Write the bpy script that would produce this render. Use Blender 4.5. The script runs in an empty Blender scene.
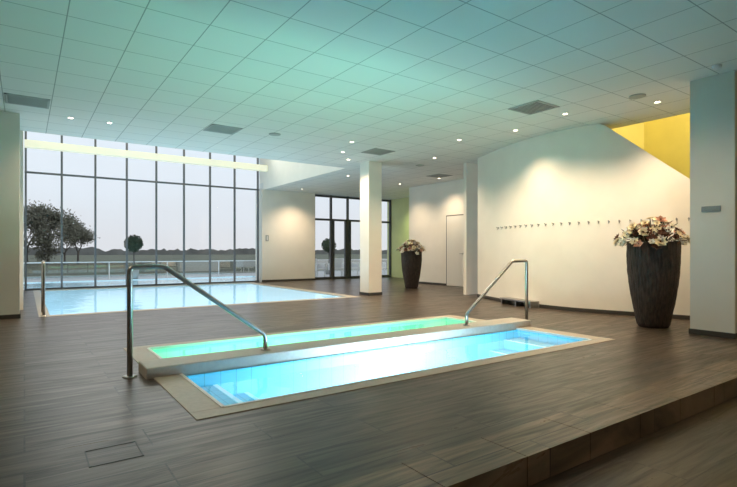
import bpy, bmesh, math, random
from mathutils import Vector, Matrix, noise
random.seed(7)
S=bpy.context.scene
S.view_settings.view_transform='Standard'
S.view_settings.look='None'
COL=S.collection
H=3.4

# ---------------------------------------------------------------- materials
def mat(name,col,rough=.6,metal=0,emit=None,es=0,spec=None):
    m=bpy.data.materials.new(name); m.use_nodes=True
    b=m.node_tree.nodes['Principled BSDF']
    b.inputs['Base Color'].default_value=(*col,1)
    b.inputs['Roughness'].default_value=rough
    b.inputs['Metallic'].default_value=metal
    if spec is not None: b.inputs['Specular IOR Level'].default_value=spec
    if emit:
        b.inputs['Emission Color'].default_value=(*emit,1)
        b.inputs['Emission Strength'].default_value=es
    return m
def noisy(m,scale=6,amt=.15,bump=0.0,bscale=60,stretch=(1,1,1)):
    nt=m.node_tree;N=nt.nodes;L=nt.links;b=N['Principled BSDF']
    c=b.inputs['Base Color'].default_value[:3]
    tc=N.new('ShaderNodeTexCoord');mp=N.new('ShaderNodeMapping');mp.inputs['Scale'].default_value=stretch
    L.new(tc.outputs['Object'],mp.inputs['Vector'])
    n=N.new('ShaderNodeTexNoise');n.inputs['Scale'].default_value=scale;n.inputs['Detail'].default_value=5
    L.new(mp.outputs[0],n.inputs['Vector'])
    r=N.new('ShaderNodeValToRGB')
    r.color_ramp.elements[0].position=.3;r.color_ramp.elements[1].position=.7
    r.color_ramp.elements[0].color=(*[x*(1-amt) for x in c],1)
    r.color_ramp.elements[1].color=(*[min(1,x*(1+amt)) for x in c],1)
    L.new(n.outputs['Fac'],r.inputs[0]);L.new(r.outputs[0],b.inputs['Base Color'])
    if bump:
        n2=N.new('ShaderNodeTexNoise');n2.inputs['Scale'].default_value=bscale
        L.new(mp.outputs[0],n2.inputs['Vector'])
        bp=N.new('ShaderNodeBump');bp.inputs['Strength'].default_value=bump;bp.inputs['Distance'].default_value=.01
        L.new(n2.outputs['Fac'],bp.inputs['Height']);L.new(bp.outputs[0],b.inputs['Normal'])
    return m

M_wall=noisy(mat('plaster_white',(.86,.81,.74),.75),3,.02,.08,120)
M_wallL=noisy(mat('plaster_grey',(.68,.65,.60),.75),3,.02,.08,120)
M_yel=noisy(mat('plaster_yellow',(.80,.70,.26),.8),3,.03)
M_lime=noisy(mat('plaster_lime',(.80,.80,.42),.8),3,.03)
M_frame=mat('aluminium_frame_grey',(.16,.165,.175),.45,.3)
M_dark=mat('door_frame_dark',(.06,.06,.065),.4)
M_steel=noisy(mat('brushed_steel',(.42,.41,.40),.38,1),40,.08)
M_skirt=mat('skirting_dark_tile',(.05,.043,.038),.5)
M_beam=mat('beam_cream_glow',(.85,.82,.66),.6,0,(1,.95,.70),.32)  # emission makes the cream beam read brighter; it is no lamp
M_border=noisy(mat('pool_border_stone',(.44,.38,.31),.45),25,.08,.05,200)
M_divider=noisy(mat('divider_stone',(.50,.46,.41),.5),25,.06,.05,200)
M_whitepl=mat('white_plastic',(.8,.8,.8),.4)
M_black=mat('black_plastic',(.02,.02,.02),.4)
M_grille=mat('vent_grille_grey',(.36,.37,.36),.5)
M_door=mat('door_leaf_white',(.84,.81,.75),.5)
M_line=mat('door_gap',(.14,.14,.14),.7)
M_lamp=mat('downlight_lens',(1,.9,.7),.4,0,(1,.82,.55),14)
M_ring=mat('downlight_ring',(.7,.7,.7),.35,.4)

def floor_mat(name,c1,c2,mort,row=.3):
    m=mat(name,c1,.38);nt=m.node_tree;N=nt.nodes;L=nt.links;b=N['Principled BSDF']
    tc=N.new('ShaderNodeTexCoord')
    br=N.new('ShaderNodeTexBrick');br.offset=.5
    br.inputs['Color1'].default_value=(*c1,1);br.inputs['Color2'].default_value=(*c2,1);br.inputs['Mortar'].default_value=(*mort,1)
    br.inputs['Scale'].default_value=1;br.inputs['Mortar Size'].default_value=.005;br.inputs['Brick Width'].default_value=1.2;br.inputs['Row Height'].default_value=row
    br.inputs['Mortar Smooth'].default_value=.1
    L.new(tc.outputs['Object'],br.inputs['Vector'])
    mp=N.new('ShaderNodeMapping');mp.inputs['Scale'].default_value=(.6,8,1)
    L.new(tc.outputs['Object'],mp.inputs['Vector'])
    # each tile samples its own piece of grain
    ad=N.new('ShaderNodeVectorMath');ad.operation='MULTIPLY_ADD';ad.inputs[1].default_value=(90,90,90)
    L.new(br.outputs['Color'],ad.inputs[0]);L.new(mp.outputs[0],ad.inputs[2])
    n=N.new('ShaderNodeTexNoise');n.inputs['Scale'].default_value=2.2;n.inputs['Detail'].default_value=8;n.inputs['Roughness'].default_value=.6;n.inputs['Distortion'].default_value=1.0
    L.new(ad.outputs[0],n.inputs['Vector'])
    r=N.new('ShaderNodeValToRGB');r.color_ramp.elements[0].position=.34;r.color_ramp.elements[1].position=.66
    r.color_ramp.elements[0].color=(.38,.37,.36,1);r.color_ramp.elements[1].color=(1.9,1.8,1.66,1)
    L.new(n.outputs['Fac'],r.inputs[0])
    mx=N.new('ShaderNodeMix');mx.data_type='RGBA';mx.blend_type='MULTIPLY';mx.inputs[0].default_value=1
    L.new(br.outputs['Color'],mx.inputs[6]);L.new(r.outputs[0],mx.inputs[7]);L.new(mx.outputs[2],b.inputs['Base Color'])
    r2=N.new('ShaderNodeMapRange');r2.inputs['From Min'].default_value=.3;r2.inputs['From Max'].default_value=.7;r2.inputs['To Min'].default_value=.42;r2.inputs['To Max'].default_value=.27
    L.new(n.outputs['Fac'],r2.inputs[0]);L.new(r2.outputs[0],b.inputs['Roughness'])
    bp=N.new('ShaderNodeBump');bp.inputs['Strength'].default_value=.3;bp.inputs['Distance'].default_value=.004
    L.new(n.outputs['Fac'],bp.inputs['Height']);L.new(bp.outputs[0],b.inputs['Normal'])
    b.inputs['Specular IOR Level'].default_value=.45
    return m
M_floor=floor_mat('wood_look_tile',(.064,.049,.037),(.048,.037,.029),(.016,.013,.011))
M_floor2=floor_mat('lower_floor_tile',(.046,.037,.030),(.040,.032,.026),(.02,.017,.014),.6)
M_nose=floor_mat('step_nosing_tile',(.12,.088,.062),(.10,.074,.053),(.03,.022,.018))

def grid_mat(name,c,line,sz,lw,off=(0,0),rough=.8,emit=None,es=0,vary=0.0):
    m=mat(name,c,rough);nt=m.node_tree;N=nt.nodes;L=nt.links;b=N['Principled BSDF']
    tc=N.new('ShaderNodeTexCoord');mp=N.new('ShaderNodeMapping');mp.inputs['Location'].default_value=(off[0],off[1],0)
    L.new(tc.outputs['Object'],mp.inputs['Vector'])
    br=N.new('ShaderNodeTexBrick');br.offset=0
    br.inputs['Color1'].default_value=(*c,1);br.inputs['Color2'].default_value=(*[x*(1-vary) for x in c],1);br.inputs['Mortar'].default_value=(*line,1)
    br.inputs['Scale'].default_value=1;br.inputs['Mortar Size'].default_value=lw;br.inputs['Brick Width'].default_value=sz;br.inputs['Row Height'].default_value=sz
    L.new(mp.outputs[0],br.inputs['Vector']);L.new(br.outputs['Color'],b.inputs['Base Color'])
    if emit:
        b.inputs['Emission Color'].default_value=(*emit,1);b.inputs['Emission Strength'].default_value=es
    return m
M_ceil=grid_mat('acoustic_ceiling_tile',(.76,.755,.73),(.36,.365,.35),.6,.006,(-.34,-.2),vary=.03)
M_bas_blue=grid_mat('basin_tile_blue_glow',(.24,.66,.82),(.16,.45,.55),.15,.004,emit=(.01,.38,.62),es=.30)  # tile emission stands in for water lit from below
M_bas_green=grid_mat('basin_tile_green_glow',(.46,.86,.68),(.34,.68,.54),.15,.004,emit=(.07,.50,.32),es=.55)  # green glow put into the tiles in place of underwater light
M_bas_main=grid_mat('basin_tile_main_glow',(.68,.82,.88),(.5,.68,.76),.3,.006,emit=(.44,.66,.78),es=.95)  # pale glow in the tiles brightens the pool water
M_step_em=mat('basin_step_nosing_glow',(.8,.95,1),.5,0,(.4,.85,1),.45)  # step edges self-glow to look lit under water

def water_mat(name,tint,bump):
    m=bpy.data.materials.new(name);m.use_nodes=True;nt=m.node_tree;N=nt.nodes;L=nt.links;N.clear()
    o=N.new('ShaderNodeOutputMaterial');t=N.new('ShaderNodeBsdfTransparent');t.inputs[0].default_value=(*tint,1)
    g=N.new('ShaderNodeBsdfGlossy');g.inputs['Roughness'].default_value=.04
    f=N.new('ShaderNodeFresnel');f.inputs[0].default_value=1.33
    tc=N.new('ShaderNodeTexCoord');n=N.new('ShaderNodeTexNoise');n.inputs['Scale'].default_value=2.5;n.inputs['Detail'].default_value=2
    bp=N.new('ShaderNodeBump');bp.inputs['Strength'].default_value=bump;bp.inputs['Distance'].default_value=.02
    L.new(tc.outputs['Object'],n.inputs['Vector']);L.new(n.outputs['Fac'],bp.inputs['Height']);L.new(bp.outputs[0],g.inputs['Normal'])
    mx=N.new('ShaderNodeMixShader');L.new(f.outputs[0],mx.inputs[0]);L.new(t.outputs[0],mx.inputs[1]);L.new(g.outputs[0],mx.inputs[2]);L.new(mx.outputs[0],o.inputs[0])
    return m
M_water=water_mat('water_clear',(.93,.98,1),.15)
M_waterM=water_mat('water_main',(.93,.98,1),.35)
def glass_mat(name,tint,refl):
    m=bpy.data.materials.new(name);m.use_nodes=True;nt=m.node_tree;N=nt.nodes;L=nt.links;N.clear()
    o=N.new('ShaderNodeOutputMaterial');t=N.new('ShaderNodeBsdfTransparent');t.inputs[0].default_value=(*tint,1)
    g=N.new('ShaderNodeBsdfGlossy');g.inputs['Roughness'].default_value=.02
    mx=N.new('ShaderNodeMixShader');mx.inputs[0].default_value=refl
    L.new(t.outputs[0],mx.inputs[1]);L.new(g.outputs[0],mx.inputs[2]);L.new(mx.outputs[0],o.inputs[0]);return m
M_glass=glass_mat('window_glass',(.98,.99,.99),.03)

# ---------------------------------------------------------------- helpers
def link(o,parent=None):
    COL.objects.link(o)
    if parent: o.parent=parent
    return o
def empty(name,loc=(0,0,0)):
    e=bpy.data.objects.new(name,None);e.location=loc;e.empty_display_size=.1;COL.objects.link(e);return e
class MB:
    def __init__(s): s.v=[];s.f=[];s.m=[];s.sm=[]
    def face(s,pts,mi=0,sm=False):
        b=len(s.v);s.v+= [tuple(p) for p in pts];s.f.append(tuple(range(b,b+len(pts))));s.m.append(mi);s.sm.append(sm)
    def box(s,x0,x1,y0,y1,z0,z1,mi=0):
        b=len(s.v);s.v+=[(x0,y0,z0),(x1,y0,z0),(x1,y1,z0),(x0,y1,z0),(x0,y0,z1),(x1,y0,z1),(x1,y1,z1),(x0,y1,z1)]
        for f in ((0,3,2,1),(4,5,6,7),(0,1,5,4),(1,2,6,5),(2,3,7,6),(3,0,4,7)):
            s.f.append(tuple(b+i for i in f));s.m.append(mi);s.sm.append(False)
    def tube(s,pts,r,n=10,mi=0,r1=None,cap=True):
        pts=[Vector(p) for p in pts];k=len(pts);b=len(s.v);up=None
        for i,p in enumerate(pts):
            if i==0:t=pts[1]-p
            elif i==k-1:t=p-pts[i-1]
            else:t=(pts[i+1]-p).normalized()+(p-pts[i-1]).normalized()
            t.normalize()
            if up is None:
                up=Vector((0,0,1)) if abs(t.z)<.9 else Vector((0,1,0))
            a=(up-t*up.dot(t)).normalized();up=a;c=t.cross(a)
            rr=r if r1 is None else r+(r1-r)*i/(k-1)
            for j in range(n):
                th=2*math.pi*j/n;s.v.append(tuple(p+a*rr*math.cos(th)+c*rr*math.sin(th)))
        for i in range(k-1):
            for j in range(n):
                s.f.append((b+i*n+j,b+i*n+(j+1)%n,b+(i+1)*n+(j+1)%n,b+(i+1)*n+j));s.m.append(mi);s.sm.append(True)
        if cap:
            s.f.append(tuple(b+j for j in range(n))[::-1]);s.m.append(mi);s.sm.append(False)
            s.f.append(tuple(b+(k-1)*n+j for j in range(n)));s.m.append(mi);s.sm.append(False)
    def lathe(s,prof,c=(0,0,0),n=32,mi=0,fn=None):
        b=len(s.v)
        for i,(r,z) in enumerate(prof):
            for j in range(n):
                th=2*math.pi*j/n;rr=r*(fn(th,z) if fn else 1)
                s.v.append((c[0]+rr*math.cos(th),c[1]+rr*math.sin(th),c[2]+z))
        for i in range(len(prof)-1):
            for j in range(n):
                s.f.append((b+i*n+j,b+i*n+(j+1)%n,b+(i+1)*n+(j+1)%n,b+(i+1)*n+j));s.m.append(mi);s.sm.append(True)
    def make(s,name,mats,parent=None,bevel=0,loc=None):
        me=bpy.data.meshes.new(name);me.from_pydata(s.v,[],s.f)
        if not isinstance(mats,(list,tuple)):mats=[mats]
        for m in mats:me.materials.append(m)
        me.polygons.foreach_set('material_index',s.m);me.polygons.foreach_set('use_smooth',s.sm);me.update()
        o=bpy.data.objects.new(name,me)
        if loc:o.location=loc
        link(o,parent)
        if bevel:
            md=o.modifiers.new('bevel','BEVEL');md.width=bevel;md.segments=2;md.limit_method='ANGLE'
        return o
def box(name,x0,x1,y0,y1,z0,z1,m,parent=None,bevel=0):
    b=MB();b.box(x0,x1,y0,y1,z0,z1);return b.make(name,m,parent,bevel)
def fillet(pts,r,n=6):
    pts=[Vector(p) for p in pts];out=[pts[0]]
    for i in range(1,len(pts)-1):
        a=(pts[i-1]-pts[i]);c=(pts[i+1]-pts[i]);rr=min(r,a.length*.45,c.length*.45)
        p0=pts[i]+a.normalized()*rr;p2=pts[i]+c.normalized()*rr
        for k in range(n+1):
            t=k/n;out.append(p0*(1-t)**2+pts[i]*2*t*(1-t)+p2*t*t)
    out.append(pts[-1]);return out

# ---------------------------------------------------------------- floor with holes
holes=[(.92,6.07,3.27,6.2),(.2,6.75,9.95,17.0)]
xs=[-5,.2,.92,6.07,6.75,14];ys=[1.69,3.27,6.2,9.95,17.0,17.4]
fl=MB()
for i in range(len(xs)-1):
    for j in range(len(ys)-1):
        cx=(xs[i]+xs[i+1])/2;cy=(ys[j]+ys[j+1])/2
        if any(h[0]<cx<h[1] and h[2]<cy<h[3] for h in holes):continue
        fl.box(xs[i],xs[i+1],ys[j],ys[j+1],-.16,0)
fl.make('floor',M_floor)
box('floor_lower',-5,14,-4,1.69,-.3,-.16,M_floor2)
st=MB()
st.box(-5,14,1.675,1.69,-.16,.0,0)
for k in range(32):
    x=-5+k*.6; st.box(x+.003,x+.597,1.662,1.99,.0,.008,0)
    st.box(x+.003,x+.597,1.662,1.675,-.155,.0,0)
st.make('trim_step_nosing',M_nose)

# ---------------------------------------------------------------- foot bath (two basins with divider)
fb=empty('plunge_pool')
b=MB()
X0,X1=.92,6.07; ya0,ya1=3.43,4.55; yb0,yb1=4.95,6.02; wx0,wx1=1.15,5.80
b.box(X0,X1,3.27,ya0,-.7,.006);b.box(X0,X1,yb1,6.2,-.7,.006)
b.box(X0,wx0,ya0,4.58,-.7,.006);b.box(wx1,X1,ya0,4.58,-.7,.006)
b.box(X0,wx0,4.92,yb1,-.7,.006);b.box(wx1,X1,4.92,yb1,-.7,.006)
b.make('border',M_border,fb,.004)
b=MB();b.box(.86,6.13,4.57,4.93,-.7,.095);b.make('divider_wall',M_divider,fb,.012)
def basin(name,y0,y1,m,bl,sgn):
    b=MB();e=.004;z0=-.6;z1=-.012
    b.face([(wx0,y0,z0),(wx1,y0,z0),(wx1,y1,z0),(wx0,y1,z0)])
    b.face([(wx0,y0+e,z0),(wx1,y0+e,z0),(wx1,y0+e,z1),(wx0,y0+e,z1)])
    b.face([(wx0,y1-e,z0),(wx1,y1-e,z0),(wx1,y1-e,z1),(wx0,y1-e,z1)])
    b.face([(wx0+e,y0,z0),(wx0+e,y1,z0),(wx0+e,y1,z1),(wx0+e,y0,z1)])
    b.face([(wx1-e,y0,z0),(wx1-e,y1,z0),(wx1-e,y1,z1),(wx1-e,y0,z1)])
    for k in range(4):
        z=-.13-.12*k;w=.3
        xa=wx1-.01-w*(k+1);b.box(xa,xa+w,y0+.01,y1-.01,-.59,z);b.box(xa-.004,xa+.035,y0+.01,y1-.01,z,z+.004,1)
        xa=wx0+.01+w*k;b.box(xa,xa+w,y0+.01,y1-.01,-.59,z);b.box(xa+w-.035,xa+w+.004,y0+.01,y1-.01,z,z+.004,1)
    b.make(name,[m,M_step_em],fb)
basin('basin_blue',ya0,ya1,M_bas_blue,0,1)
basin('basin_green',yb0,yb1,M_bas_green,0,1)
for n_,y0,y1 in (('water_blue',ya0,4.57),('water_green',4.93,yb1)):
    b=MB();b.face([(wx0,y0,-.025),(wx1,y0,-.025),(wx1,y1,-.025),(wx0,y1,-.025)]);b.make(n_,M_water,fb)
b=MB()
for (y0,y1) in ((ya0,4.57),(4.93,yb1)):
    b.box(wx0-.015,wx0+.012,y0,y1,-.02,.010);b.box(wx1-.012,wx1+.015,y0,y1,-.02,.010)
b.box(wx0,wx1,ya0-.015,ya0+.012,-.02,.010);b.box(wx0,wx1,yb1-.012,yb1+.015,-.02,.010)
b.make('rim',M_whitepl,fb)

# handrails
def rail(pts,base2z,flip):
    r=empty('handrail')
    b=MB();b.tube(fillet(pts,.04),.023,14)
    p=pts[0];b.lathe([(0,.012),(.055,.012),(.06,.006),(.06,0)],(p[0],p[1],0),24)
    q=pts[-1];b.lathe([(0,.012),(.045,.012),(.05,.006),(.05,0)],(q[0],q[1],base2z),24)
    b.make('tube',M_steel,r)
rail([(.76,4.75,.0),(.76,4.75,.965),(1.05,4.75,.965),(2.03,4.75,.25),(2.03,4.75,.096)],.096,1)
rail([(6.265,4.75,.0),(6.265,4.75,.965),(5.93,4.75,.965),(4.97,4.75,.25),(4.97,4.75,.096)],.096,-1)
r=empty('pool_ladder_rail');b=MB()
for x in (.27,):
    b.tube(fillet([(x,10.05,0.005),(x,10.05,.93),(x,10.55,.93),(x,10.75,.3),(x,10.75,.005)],.08),.022,12)
    b.lathe([(0,.02),(.05,.02),(.055,.005)],(x,10.05,0),20)
b.make('tube',M_steel,r)

# ---------------------------------------------------------------- main pool
mp=empty('swimming_pool')
b=MB();b.box(.2,6.75,9.95,10.16,-1.4,.004);b.box(6.5,6.75,10.16,17.0,-1.4,.004);b.box(.2,.36,10.16,17,-1.4,.004);b.box(.36,6.5,16.8,17.0,-1.4,.004)
b.make('pool_edge',M_border,mp)
b=MB();x0,x1,y0,y1,z0,z1=.365,6.495,10.165,16.795,-1.3,-.02
b.face([(x0,y0,z0),(x1,y0,z0),(x1,y1,z0),(x0,y1,z0)]);b.face([(x0,y0,z0),(x1,y0,z0),(x1,y0,z1),(x0,y0,z1)])
b.face([(x0,y1,z0),(x1,y1,z0),(x1,y1,z1),(x0,y1,z1)]);b.face([(x0,y0,z0),(x0,y1,z0),(x0,y1,z1),(x0,y0,z1)]);b.face([(x1,y0,z0),(x1,y1,z0),(x1,y1,z1),(x1,y0,z1)])
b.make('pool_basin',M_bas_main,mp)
b=MB();b.face([(.36,10.16,-.015),(6.5,10.16,-.015),(6.5,16.8,-.015),(.36,16.8,-.015)]);b.make('pool_water',M_waterM,mp)

# ---------------------------------------------------------------- ceilings
c=MB()
c.box(-5,7.2,-4,11.4,H,H+.25);c.box(7.2,9.0,-4,17.4,H,H+.25);c.box(9.0,14,5.4,17.4,H,H+.25);c.box(9.0,14,-4,0,H,H+.25)
c.make('ceiling',M_ceil)
HT=5.6
box('ceiling_pool_hall',-.6,7.2,11.15,17.6,HT,HT+.2,M_wall)
box('wall_fascia_side',7.2,7.4,11.4,17.4,H+.25,HT,M_wall)
box('wall_fascia_front',-.6,7.2,11.15,11.4,H+.25,HT,M_wall)
box('trim_fascia_edge',7.19,7.199,11.4,17.0,H-.01,H+.26,M_wall)

# ---------------------------------------------------------------- walls
box('wall_left_pool',-.6,-.02,11.4,17.4,-.16,HT,M_wall)
box('wall_column_left',-.6,-.065,10.0,10.6,0,H,M_wallL)
box('wall_left',-5.2,-5,-4,11.4,-.3,H,M_wallL)
box('wall_left_return',-5,-.6,11.0,11.4,0,H,M_wallL)
box('wall_rear',-5,14,-4.2,-4,-.3,H,M_wallL)
box('wall_block',7.13,9.34,17.0,17.6,0,H,M_wall)
box('wall_door_side',11.3,11.5,9.3,13.6,0,H,M_wall)
box('wall_lime',13.2,13.4,13.0,17.4,0,H,M_lime)
box('wall_door_return',11.5,13.2,13.4,13.6,0,H,M_wall)
box('wall_corridor_end',9.3,11.3,8.9,9.0,0,H,M_wall)
pc=empty('structural_column');box('shaft',7.12,7.52,10.15,10.55,0,H,M_wall,pc);box('column_skirting',7.108,7.532,10.138,10.562,0,.07,M_skirt,pc)
pc=empty('structural_column');box('shaft',7.35,7.9,2.43,2.94,0,H,M_wallL,pc);box('column_skirting',7.338,7.912,2.418,2.952,0,.07,M_skirt,pc)
box('baseboard_left_column',-.612,-.053,9.988,10.612,0,.07,M_skirt)
box('baseboard_block',7.13,9.34,16.985,17.0,0,.07,M_skirt)
box('baseboard_door_side',11.285,11.3,9.3,13.6,0,.07,M_skirt)

# curved wall
ctrl=[(9.12,8.35),(8.64,7.2),(8.36,6.19),(8.33,5.4),(8.46,4.75),(8.82,3.6),(9.2,2.6),(9.7,1.75)]
def cr(P,n):
    P=[Vector(p) for p in P];P=[2*P[0]-P[1]]+P+[2*P[-1]-P[-2]];o=[]
    for i in range(1,len(P)-2):
        for k in range(n):
            t=k/n;a,b_,c_,d=P[i-1:i+3]
            o.append(.5*((2*b_)+(c_-a)*t+(2*a-5*b_+4*c_-d)*t*t+(3*b_-a-3*c_+d)*t**3))
    o.append(P[-2]);return o
cv=cr(ctrl,8)
def strip(name,pts,th,off,z0,ztop,m,sm=True):
    n=len(pts);o=MB();V=[]
    for i,p in enumerate(pts):
        t=(pts[min(i+1,n-1)]-pts[max(i-1,0)]).normalized();nr=Vector((-t.y,t.x))
        if nr.x<0: nr=-nr
        a=p-nr*off;b2=p+nr*th;z=ztop(p)
        V.append(((a.x,a.y,z0),(a.x,a.y,z),(b2.x,b2.y,z),(b2.x,b2.y,z0)))
    for q in V:o.v+=list(q)
    for i in range(n-1):
        for k in range(4):
            o.f.append((4*i+k,4*i+(k+1)%4,4*i+4+(k+1)%4,4*i+4+k));o.m.append(0);o.sm.append(k==0 or k==2)
    o.f.append((0,1,2,3));o.m.append(0);o.sm.append(False)
    o.f.append(tuple(4*(n-1)+k for k in (3,2,1,0)));o.m.append(0);o.sm.append(False)
    ob=o.make(name,m)
    md=ob.modifiers.new('es','EDGE_SPLIT');md.split_angle=math.radians(40)
    return ob
strip('wall_curved',cv,.2,0,0,lambda p:H if p.y>4.8 else max(1.0,H-(4.8-p.y)*.885),M_wall)
strip('baseboard_curved',cv,0,.014,0,lambda p:.07,M_skirt)
box('wall_stair_end',8.7,10.8,5.2,5.38,0,6,M_yel)
box('wall_stair_back',10.8,11.0,0,5.38,0,6,M_yel)
box('ceiling_stairwell',8.8,11.0,-.2,5.4,6,6.2,M_yel)
box('wall_stair_front',8.8,11.0,-.2,0,H,6,M_yel)
box('wall_stair_void_side',8.8,8.99,0,5.19,H+.25,6,M_yel)
box('wall_right',11,11.2,-4,0,-.3,H,M_wallL)

# door in side wall
d=empty('door_1');b=MB()
b.box(11.27,11.3,10.80,10.83,0,2.29);b.box(11.27,11.3,11.65,11.68,0,2.29);b.box(11.27,11.3,10.80,11.68,2.26,2.29);b.make('frame',M_line,d)
box('leaf',11.262,11.298,10.835,11.645,.01,2.255,M_door,d,.003)
b=MB();b.tube([(11.26,10.9,1.05),(11.22,10.9,1.05),(11.22,11.03,1.05)],.009,8);b.lathe([(0,0),(.03,0),(.03,.006)],(11.25,10.9,1.04),12);b.make('handle',M_steel,d)
d=empty('door_2')
box('leaf',11.26,11.297,9.95,10.62,.01,2.6,M_grille,d);box('frame_edge',11.25,11.3,10.62,10.66,0,2.65,M_dark,d)

# ---------------------------------------------------------------- window wall
w=empty('window_1');b=MB();yw0,yw1=17.1,17.2
xm=[.03+.875*k for k in range(9)]
for k,x in enumerate(xm):
    b.box(x-.026,x+.026,yw0,yw1-.02,-.05,HT-.02)
for z in (.0,3.36,4.62):
    b.box(0,7.08,yw0+.01,yw1-.03,z,z+.055)
b.make('mullions',M_frame,w)
b=MB();b.face([(0,17.15,0),(7.08,17.15,0),(7.08,17.15,HT-.02),(0,17.15,HT-.02)]);b.make('pane',M_glass,w)
box('glowing_beam',-.0,7.18,16.6,16.8,4.02,4.22,M_beam)  # plain beam with glow in its material, not a luminaire
w=empty('window_2');b=MB()
for x in (9.37,10.15,10.95,11.75,12.5,13.17):
    b.box(x-.035,x+.035,17.1,17.2,0,H-.01)
for z,h in ((0,.1),(2.36,.08),(3.3,.08)):b.box(9.34,13.2,17.11,17.19,z,z+h)
for x in (10.25,10.85,11.05,11.65,11.85,12.4):b.box(x-.04,x+.04,17.09,17.19,.05,2.4)
b.make('frame',M_dark,w)
b=MB();b.face([(9.34,17.15,0),(13.2,17.15,0),(13.2,17.15,H-.02),(9.34,17.15,H-.02)]);b.make('pane',M_glass,w)

# ---------------------------------------------------------------- ceiling fittings
def vent(cx,cy):
    v=empty('ceiling_vent');b=MB();s=.28
    b.box(cx-s,cx+s,cy-s,cy-s+.03,H-.012,H);b.box(cx-s,cx+s,cy+s-.03,cy+s,H-.012,H);b.box(cx-s,cx-s+.03,cy-s,cy+s,H-.012,H);b.box(cx+s-.03,cx+s,cy-s,cy+s,H-.012,H)
    for k in range(1,12):
        y=cy-s+k*2*s/12;b.box(cx-s+.03,cx+s-.03,y-.012,y+.008,H-.012,H-.001)
    b.make('grille',M_grille,v)
    box('plenum',cx-s+.01,cx+s-.01,cy-s+.01,cy+s-.01,H-.004,H-.0005,M_line,v)
for (x,y) in ((3.04,9.1),(6.64,9.1),(10.24,10.9),(6.64,4.9),(.04,9.1)):vent(x,y)
def speaker(x,y):
    b=MB();b.lathe([(.115,0),(.115,-.012),(.10,-.016),(0,-.014)],(x,y,H),24);b.make('ceiling_speaker',M_grille)
speaker(7.4,3.66);speaker(4.0,8.9);speaker(8.6,9.9)
dl=[(.65,9.83),(1.24,9.81),(6.0,9.6),(6.6,10.3),(7.3,7.18),(7.6,6.01),(7.37,4.82),(7.95,3.63),(5.6,8.6),(8.2,8.9),(8.0,12.5),(8.3,16.1),(10.4,13),(10.6,11.3)]
b=MB()
for x,y in dl:
    b.lathe([(.036,-.004),(.055,-.008),(.06,0)],(x,y,H),20,1);b.lathe([(0,-.004),(.036,-.004)],(x,y,H),20,0)
b.make('recessed_downlights',[M_lamp,M_ring])
b=MB();b.lathe([(.05,0),(.05,-.02),(.035,-.045),(0,-.05)],(7.0,2.5,H),20);b.make('smoke_detector',M_whitepl)
def spot(name,loc,tgt,e,ang,col,blend=1,r=.05):
    L=bpy.data.lights.new(name,'SPOT');L.energy=e;L.spot_size=math.radians(ang);L.spot_blend=blend;L.color=col;L.shadow_soft_size=r
    o=bpy.data.objects.new(name,L);o.location=loc;dv=Vector(tgt)-Vector(loc);o.rotation_euler=dv.to_track_quat('-Z','Y').to_euler();COL.objects.link(o)
def area(name,loc,tgt,e,sx,sy,col):
    L=bpy.data.lights.new(name,'AREA');L.shape='RECTANGLE';L.size=sx;L.size_y=sy;L.energy=e;L.color=col
    o=bpy.data.objects.new(name,L);o.location=loc;dv=Vector(tgt)-Vector(loc);o.rotation_euler=dv.to_track_quat('-Z','Y').to_euler();COL.objects.link(o)
WARM=(1,.76,.50)
for i,(x,y) in enumerate(dl):
    e=165
    if x>7.2 and y<8: e=200
    if y>15: e=240
    spot('fill_spot',(x,y,H-.03),(x,y,0),e,128,WARM)
for (x,y) in ((-2,1),(2,-2),(5,-2),(8,-1),(-3,5),(-3,8.5)):  # added fill spots out of view, no fittings
    spot('fill_spot',(x,y,H-.03),(x,y,0),60,140,WARM)
for (x,y) in ((5.6,6.6),(2.6,7.8),(-1.2,4.5),(5.8,3.0),(4.6,.6)):  # extra fill spots over the floor, without ceiling fittings
    spot('fill_spot',(x,y,H-.03),(x,y,0),125,150,WARM)
area('stairwell_lamp',(9.9,2.6,5.9),(9.9,2.6,0),125,1.2,2,(1,.95,.7))
area('pool_hall_fill',(3.6,16.5,4.5),(3.6,14,5.6),90,6,.1,(1,.95,.8))  # added fill light for the high pool hall, no fixture there
spot('lime_lamp',(12.4,15.2,H-.03),(13.1,15.2,0),140,120,(.85,1,.5))
area('underwater_lamp_blue',(3.5,ya0+.03,-.25),(3.5,5,-.30),90,1.0,.12,(.75,.93,1))
area('underwater_lamp_green',(3.0,yb0+.03,-.25),(3.0,5.8,.5),60,3.6,.12,(.26,1,.60))

# ---------------------------------------------------------------- wall items
hk=MB()
cum=[0]
for i in range(1,len(cv)):cum.append(cum[-1]+(cv[i]-cv[i-1]).length)
def at(s):
    for i in range(1,len(cv)):
        if cum[i]>=s:
            t=(s-cum[i-1])/(cum[i]-cum[i-1]);p=cv[i-1].lerp(cv[i],t);d=(cv[i]-cv[i-1]).normalized();nr=Vector((-d.y,d.x))
            if nr.x>0:nr=-nr
            return p,nr
nh=24
for k in range(nh):
    p,nr=at(1.1+k*.17);z=1.64
    n3=Vector((nr.x,nr.y,0));a=Vector((p.x,p.y,z))+n3*.001
    hk.tube([a,a+n3*.01],.016,10)
    hk.tube([a+n3*.008,a+n3*.04,a+n3*.052+Vector((0,0,.02))],.0065,8)
    hk.tube([a+n3*.008+Vector((0,0,-.008)),a+n3*.025+Vector((0,0,-.036)),a+n3*.04+Vector((0,0,-.028))],.006,8)
hk.make('coat_hooks',M_steel)
sg=empty('wall_sign');box('plate',7.335,7.35,2.58,2.80,1.63,1.70,M_steel,sg,.003);box('lettering',7.333,7.336,2.61,2.77,1.652,1.662,M_grille,sg)
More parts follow.
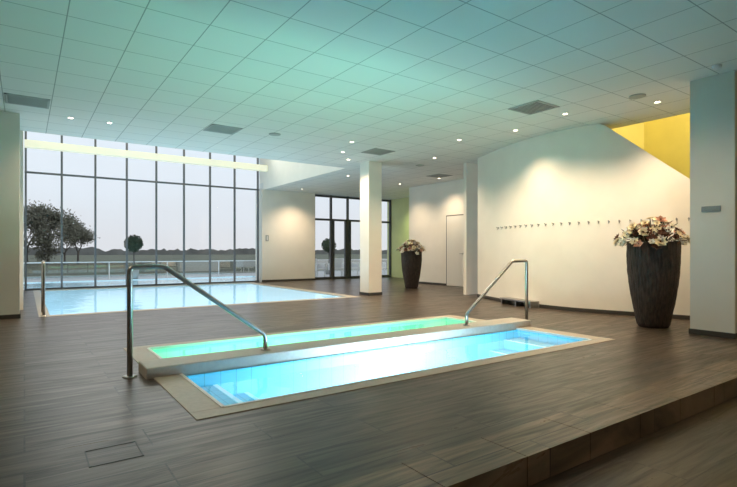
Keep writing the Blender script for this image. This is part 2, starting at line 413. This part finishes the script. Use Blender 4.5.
th=empty('wall_thermometer');box('case',7.27,7.39,16.975,17.0,1.5,1.72,M_grille,th,.01);box('scale',7.31,7.35,16.97,16.975,1.53,1.69,M_whitepl,th)
b=MB();p,nr=at(1.55);q,_=at(2.5)
n3=Vector((nr.x,nr.y,0));A=Vector((p.x,p.y,0))+n3*.03;B=Vector((q.x,q.y,0))+n3*.03
def obox(b,A,B,n,d,z0,z1,mi=0):
    P=[A,B,B+n*d,A+n*d];lo=[v+Vector((0,0,z0)) for v in P];hi=[v+Vector((0,0,z1)) for v in P]
    b.face(lo[::-1],mi);b.face(hi,mi)
    for i in range(4):j=(i+1)%4;b.face([lo[i],lo[j],hi[j],hi[i]],mi)
obox(b,A,B,n3,.22,.10,.13)
tv=(B-A).normalized()
for t in (0.02,.5,.96):
    c0=A.lerp(B,t);obox(b,c0,c0+tv*.03,n3,.2,.0,.10)
obox(b,A,B,n3,.02,.0,.10,1)
b.make('low_metal_shelf',[M_steel,M_grille])
b=MB();b.box(.27,.53,2.87,2.876,0,.002);b.box(.27,.53,3.109,3.115,0,.002);b.box(.27,.276,2.87,3.115,0,.002);b.box(.524,.53,2.87,3.115,0,.002);b.make('floor_hatch_trim',M_black)

# ---------------------------------------------------------------- planters
M_pot=mat('woven_bark',(.045,.028,.020),.6)
noisy(M_pot,14,.6,.9,45,(3,3,.6))
M_soil=mat('soil',(.02,.015,.01),.9)
M_f=[mat('petal_cream',(.85,.74,.52),.6),mat('petal_blush',(.62,.34,.24),.6),mat('petal_brown',(.16,.06,.035),.6),mat('leaf_dark',(.06,.05,.025),.6),mat('petal_white',(.88,.84,.74),.6)]
def planter(loc,sc,seed):
    random.seed(seed)
    e=empty('flower_planter',loc);e.scale=(sc,sc,sc)
    b=MB();q=.86
    prof=[(0,0),(.225*q,0),(.235*q,.02)]
    for k in range(1,60):
        t=k/60;z=.02+t*1.2;r=(.245+.158*math.sin(t*math.pi*.56))*q;prof.append((r,z))
    prof+=[(.40*q,1.235),(.395*q,1.25),(.37*q,1.25),(.355*q,1.2),(.35*q,1.1)]
    def fn(th,z):
        if z<=.001 :return 1
        return 1+.008*math.sin(44*th+3*math.sin(z*7))+.022*noise.noise(Vector((math.cos(th)*12,math.sin(th)*12,z*9)))
    b.lathe(prof,n=200,fn=fn)
    b.lathe([(.31,1.12),(0,1.14)],n=24,mi=1)
    b.make('pot',[M_pot,M_soil],e)
    b=MB()
    def flower(c,ax,r,mi,np_):
        ax=ax.normalized();u=ax.orthogonal().normalized();v=ax.cross(u)
        for layer in range(2):
            rr=r*(1-.4*layer);lift=.35+.5*layer
            for i in range(np_):
                th=2*math.pi*(i+.5*layer)/np_+random.uniform(-.15,.15)
                d=u*math.cos(th)+v*math.sin(th);s=ax.cross(d);w=rr*.42
                p0=c;p1=c+d*rr*.5+ax*rr*lift*.35+s*w;p2=c+d*rr+ax*rr*lift;p3=c+d*rr*.5+ax*rr*lift*.35-s*w;pm=c+d*rr*.6+ax*rr*lift*.2
                b.face([p0,p1,pm],mi,True);b.face([p1,p2,pm],mi,True);b.face([p2,p3,pm],mi,True);b.face([p3,p0,pm],mi,True)
        b.lathe([(0,.0),(r*.13,r*.1),(r*.1,r*.25),(0,r*.32)],tuple(c),6,2)
    for i in range(90):
        th=random.uniform(0,2*math.pi);rad=math.sqrt(random.random());
        R=.48*rad;hz=1.24+.27*(1-rad**2)+random.uniform(-.06,.11)
        if rad>.8:hz-=random.uniform(0,.06)
        c=Vector((R*math.cos(th),R*math.sin(th),hz))
        root=Vector((.15*math.cos(th)*rad,.15*math.sin(th)*rad,1.13))
        mid=root.lerp(c,.5)+Vector((0,0,.06))
        b.tube([root,mid,c],.006,5,3)
        ax=Vector((math.cos(th)*rad*1.1,math.sin(th)*rad*1.1,.7+random.uniform(-.2,.3)))
        mi=random.choices([0,1,2,4],[6,2,3,5])[0]
        flower(c,ax,random.uniform(.045,.095),mi,random.choice([5,6,7]))
    for i in range(170):
        th=random.uniform(0,6.28);rad=random.uniform(.3,1.04);c=Vector((.44*rad*math.cos(th),.44*rad*math.sin(th),1.22+.25*(1-rad*rad)+random.uniform(-.05,.1)))
        d=Vector((math.cos(th),math.sin(th),random.uniform(-.5,.9))).normalized();s=d.cross(Vector((0,0,1))).normalized();l=random.uniform(.06,.12)
        b.face([c,c+d*l*.5+s*l*.2,c+d*l,c+d*l*.5-s*l*.2],random.choice([3,3,2]))
    b.make('flowers',M_f,e)
planter((7.60,3.53,0),1,3)
planter((9.65,11.5,0),.9,8)

# ---------------------------------------------------------------- outdoors
M_terr=noisy(mat('terrace_stone',(.50,.50,.50),.7),2,.08)
M_grass=noisy(mat('grass_field',(.12,.13,.085),.9),.3,.3)
M_treeb=mat('tree_bark',(.12,.105,.095),.9)
M_treel=mat('tree_leaves_autumn',(.17,.165,.12),.9)
M_topi=noisy(mat('topiary_leaf',(.035,.055,.03),.8),20,.4)
M_far=noisy(mat('distant_woods',(.20,.20,.19),.95),.1,.3)
ot=MB();ot.box(-12,30,17.4,18.6,-.25,-.05);ot.box(-12,-2,18.6,22.6,-.25,-.05);ot.box(9,30,18.6,22.6,-.25,-.05);ot.box(-12,30,22.6,26,-.25,-.05);ot.make('ground_terrace',M_terr)
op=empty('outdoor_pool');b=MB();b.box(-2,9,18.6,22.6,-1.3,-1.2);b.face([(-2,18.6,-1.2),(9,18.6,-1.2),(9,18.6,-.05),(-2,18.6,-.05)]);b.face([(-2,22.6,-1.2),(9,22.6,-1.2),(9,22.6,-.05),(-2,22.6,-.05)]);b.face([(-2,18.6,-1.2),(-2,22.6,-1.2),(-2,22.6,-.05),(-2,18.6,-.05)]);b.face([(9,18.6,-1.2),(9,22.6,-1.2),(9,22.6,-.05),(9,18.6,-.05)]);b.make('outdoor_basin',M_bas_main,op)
b=MB();b.face([(-2,18.6,-.08),(9,18.6,-.08),(9,22.6,-.08),(-2,22.6,-.08)]);b.make('outdoor_water',M_waterM,op)
box('ground_lawn',-60,120,26,60,-.6,-.12,M_grass)
box('ground_field',-400,900,60,900,-1.0,-.5,M_grass)
f=empty('terrace_fence');b=MB()
for k in range(12):b.box(-4+k*2.3-.015,-4+k*2.3+.015,23.0,23.04,-.05,.68)
b.box(-4,21.3,22.99,23.05,.66,.70);b.make('posts',M_whitepl,f)
b=MB();b.face([(-4,23.02,0),(21.3,23.02,0),(21.3,23.02,.66),(-4,23.02,.66)]);b.make('panels',glass_mat('fence_glass',(.95,.97,.98),.35),f)
random.seed(11);b=MB()
x=-300
pts=[]
while x<600:
    pts.append((x,-1,2.0+1.2*noise.noise(Vector((x*.03,0,0)))+1.6*noise.noise(Vector((x*.15,3,0)))+1.3*random.random()));x+=1.5
for i in range(len(pts)-1):
    a,c_=pts[i],pts[i+1];b.face([(a[0],300,-1),(c_[0],300,-1),(c_[0],300,c_[2]),(a[0],300,a[2])]);b.face([(a[0],300,a[2]),(c_[0],300,c_[2]),(c_[0],308,c_[2]-1),(a[0],308,a[2]-1)])
b.make('distant_treeline',M_far)
def tree(loc,h,seed,leaf):
    random.seed(seed);e=empty('autumn_tree',loc);b=MB();lf=MB()
    def grow(p,d,l,r,lv):
        q=p+d*l;m=p.lerp(q,.5)+Vector((random.uniform(-1,1),random.uniform(-1,1),0))*l*.05
        b.tube([p,m,q],r,6 if lv<3 else 4,0,r*.65,False)
        if lv>=3:
            for _ in range(leaf):
                c=p.lerp(q,random.random())+Vector([random.gauss(0,.2*h/8) for _ in range(3)])
                s=.045*h/8*random.uniform(.6,1.6);u=Vector([random.gauss(0,1) for _ in range(3)]).normalized();v=u.orthogonal().normalized()
                lf.face([c-u*s-v*s,c+u*s-v*s,c+u*s+v*s,c-u*s+v*s])
        if lv==6:return
        for i in range(3 if lv<5 else 2):
            nd=(d+Vector([random.gauss(0,.5) for _ in range(3)])*(.85 if lv else .7)+Vector((0,0,.08))).normalized()
            grow(q if i else p.lerp(q,.7),nd,l*random.uniform(.68,.86),r*.6,lv+1)
    grow(Vector((0,0,0)),Vector((0,0,1)),h*.17,h*.017,0)
    b.make('branches',M_treeb,e);lf.make('leaves',M_treel,e)
tree((1.9,58,-.15),9.2,5,5)
tree((4.4,57,-.15),7.2,9,5)
tree((.2,57,-.15),9.5,21,5)
tree((3.2,56,-.15),6.6,33,5)
def topiary(x,y):
    e=empty('topiary_tree',(x,y,-.05));b=MB()
    b.lathe([(0,0),(.16,0),(.22,.4),(.2,.4),(.19,.36),(0,.36)],n=20,mi=1)
    b.tube([(0,0,.3),(0.01,0,.8),(0,0,1.2)],.025,8,2)
    random.seed(int(x*10))
    for i in range(900):
        u=Vector([random.gauss(0,1) for _ in range(3)]).normalized();c=u*random.uniform(.28,.38)+Vector((0,0,1.5));s=.045
        w=(u+Vector([random.gauss(0,.6) for _ in range(3)])).normalized();v=w.orthogonal().normalized();t=w.cross(v)
        b.face([c-v*s,c+t*s*.6,c+v*s,c-t*s*.6])
    b.lathe([(.31*math.sin(k*math.pi/10),1.5-.31*math.cos(k*math.pi/10)) for k in range(11)],n=20)
    b.make('plant',[M_topi,M_grille,M_treeb],e)
topiary(3.8,22.8);topiary(12.9,22)
def chair(x,y,rz):
    e=empty('terrace_armchair',(x,y,-.05));e.rotation_euler=(0,0,rz);b=MB()
    b.box(-.3,.3,-.28,.28,.32,.42);b.box(-.3,.3,.22,.32,.32,.85);b.box(-.34,-.26,-.28,.3,.32,.64);b.box(.26,.34,-.28,.3,.32,.64)
    for sx in (-.28,.24):
        for sy in (-.26,.24):b.box(sx,sx+.04,sy,sy+.04,0,.33)
    b.make('chair_body',M_whitepl,e,.02)
for x,y,r in ((10.7,19.3,.4),(11.7,19.2,-.3),(12.6,19.5,.2),(14.1,19.4,.1),(9.8,20,2.5)):chair(x,y,r)

# ---------------------------------------------------------------- world
W=bpy.data.worlds.new('sky');S.world=W;W.use_nodes=True;nt=W.node_tree;N=nt.nodes;L=nt.links
bg=N['Background'];tc=N.new('ShaderNodeTexCoord');sp=N.new('ShaderNodeSeparateXYZ');L.new(tc.outputs['Generated'],sp.inputs[0])
r=N.new('ShaderNodeValToRGB');cr_=r.color_ramp
cr_.elements[0].position=0;cr_.elements[0].color=(.56,.57,.60,1);cr_.elements[1].position=1;cr_.elements[1].color=(.50,.56,.62,1)
e=cr_.elements.new(.12);e.color=(.58,.63,.69,1);e=cr_.elements.new(.28);e.color=(.62,.70,.78,1)
nz=N.new('ShaderNodeTexNoise');nz.inputs['Scale'].default_value=3;nz.inputs['Detail'].default_value=5
mpw=N.new('ShaderNodeMapping');mpw.inputs['Scale'].default_value=(1,1,4);L.new(tc.outputs['Generated'],mpw.inputs[0]);L.new(mpw.outputs[0],nz.inputs['Vector'])
ma=N.new('ShaderNodeMath');ma.operation='MULTIPLY_ADD';ma.inputs[1].default_value=.12;L.new(nz.outputs['Fac'],ma.inputs[0])
sb=N.new('ShaderNodeMath');sb.operation='SUBTRACT';L.new(sp.outputs['Z'],sb.inputs[0]);sb.inputs[1].default_value=.06;L.new(sb.outputs[0],ma.inputs[2])
L.new(ma.outputs[0],r.inputs[0]);L.new(r.outputs[0],bg.inputs['Color']);bg.inputs['Strength'].default_value=1.38

# ---------------------------------------------------------------- camera
cd=bpy.data.cameras.new('camera');cd.lens=24;cd.sensor_width=36;cd.shift_y=8.5/737;cd.clip_end=2000;cd.clip_start=.05
co=bpy.data.objects.new('camera',cd);co.location=(0,0,1.1);co.rotation_euler=(math.radians(90),0,math.radians(-35));COL.objects.link(co);S.camera=co
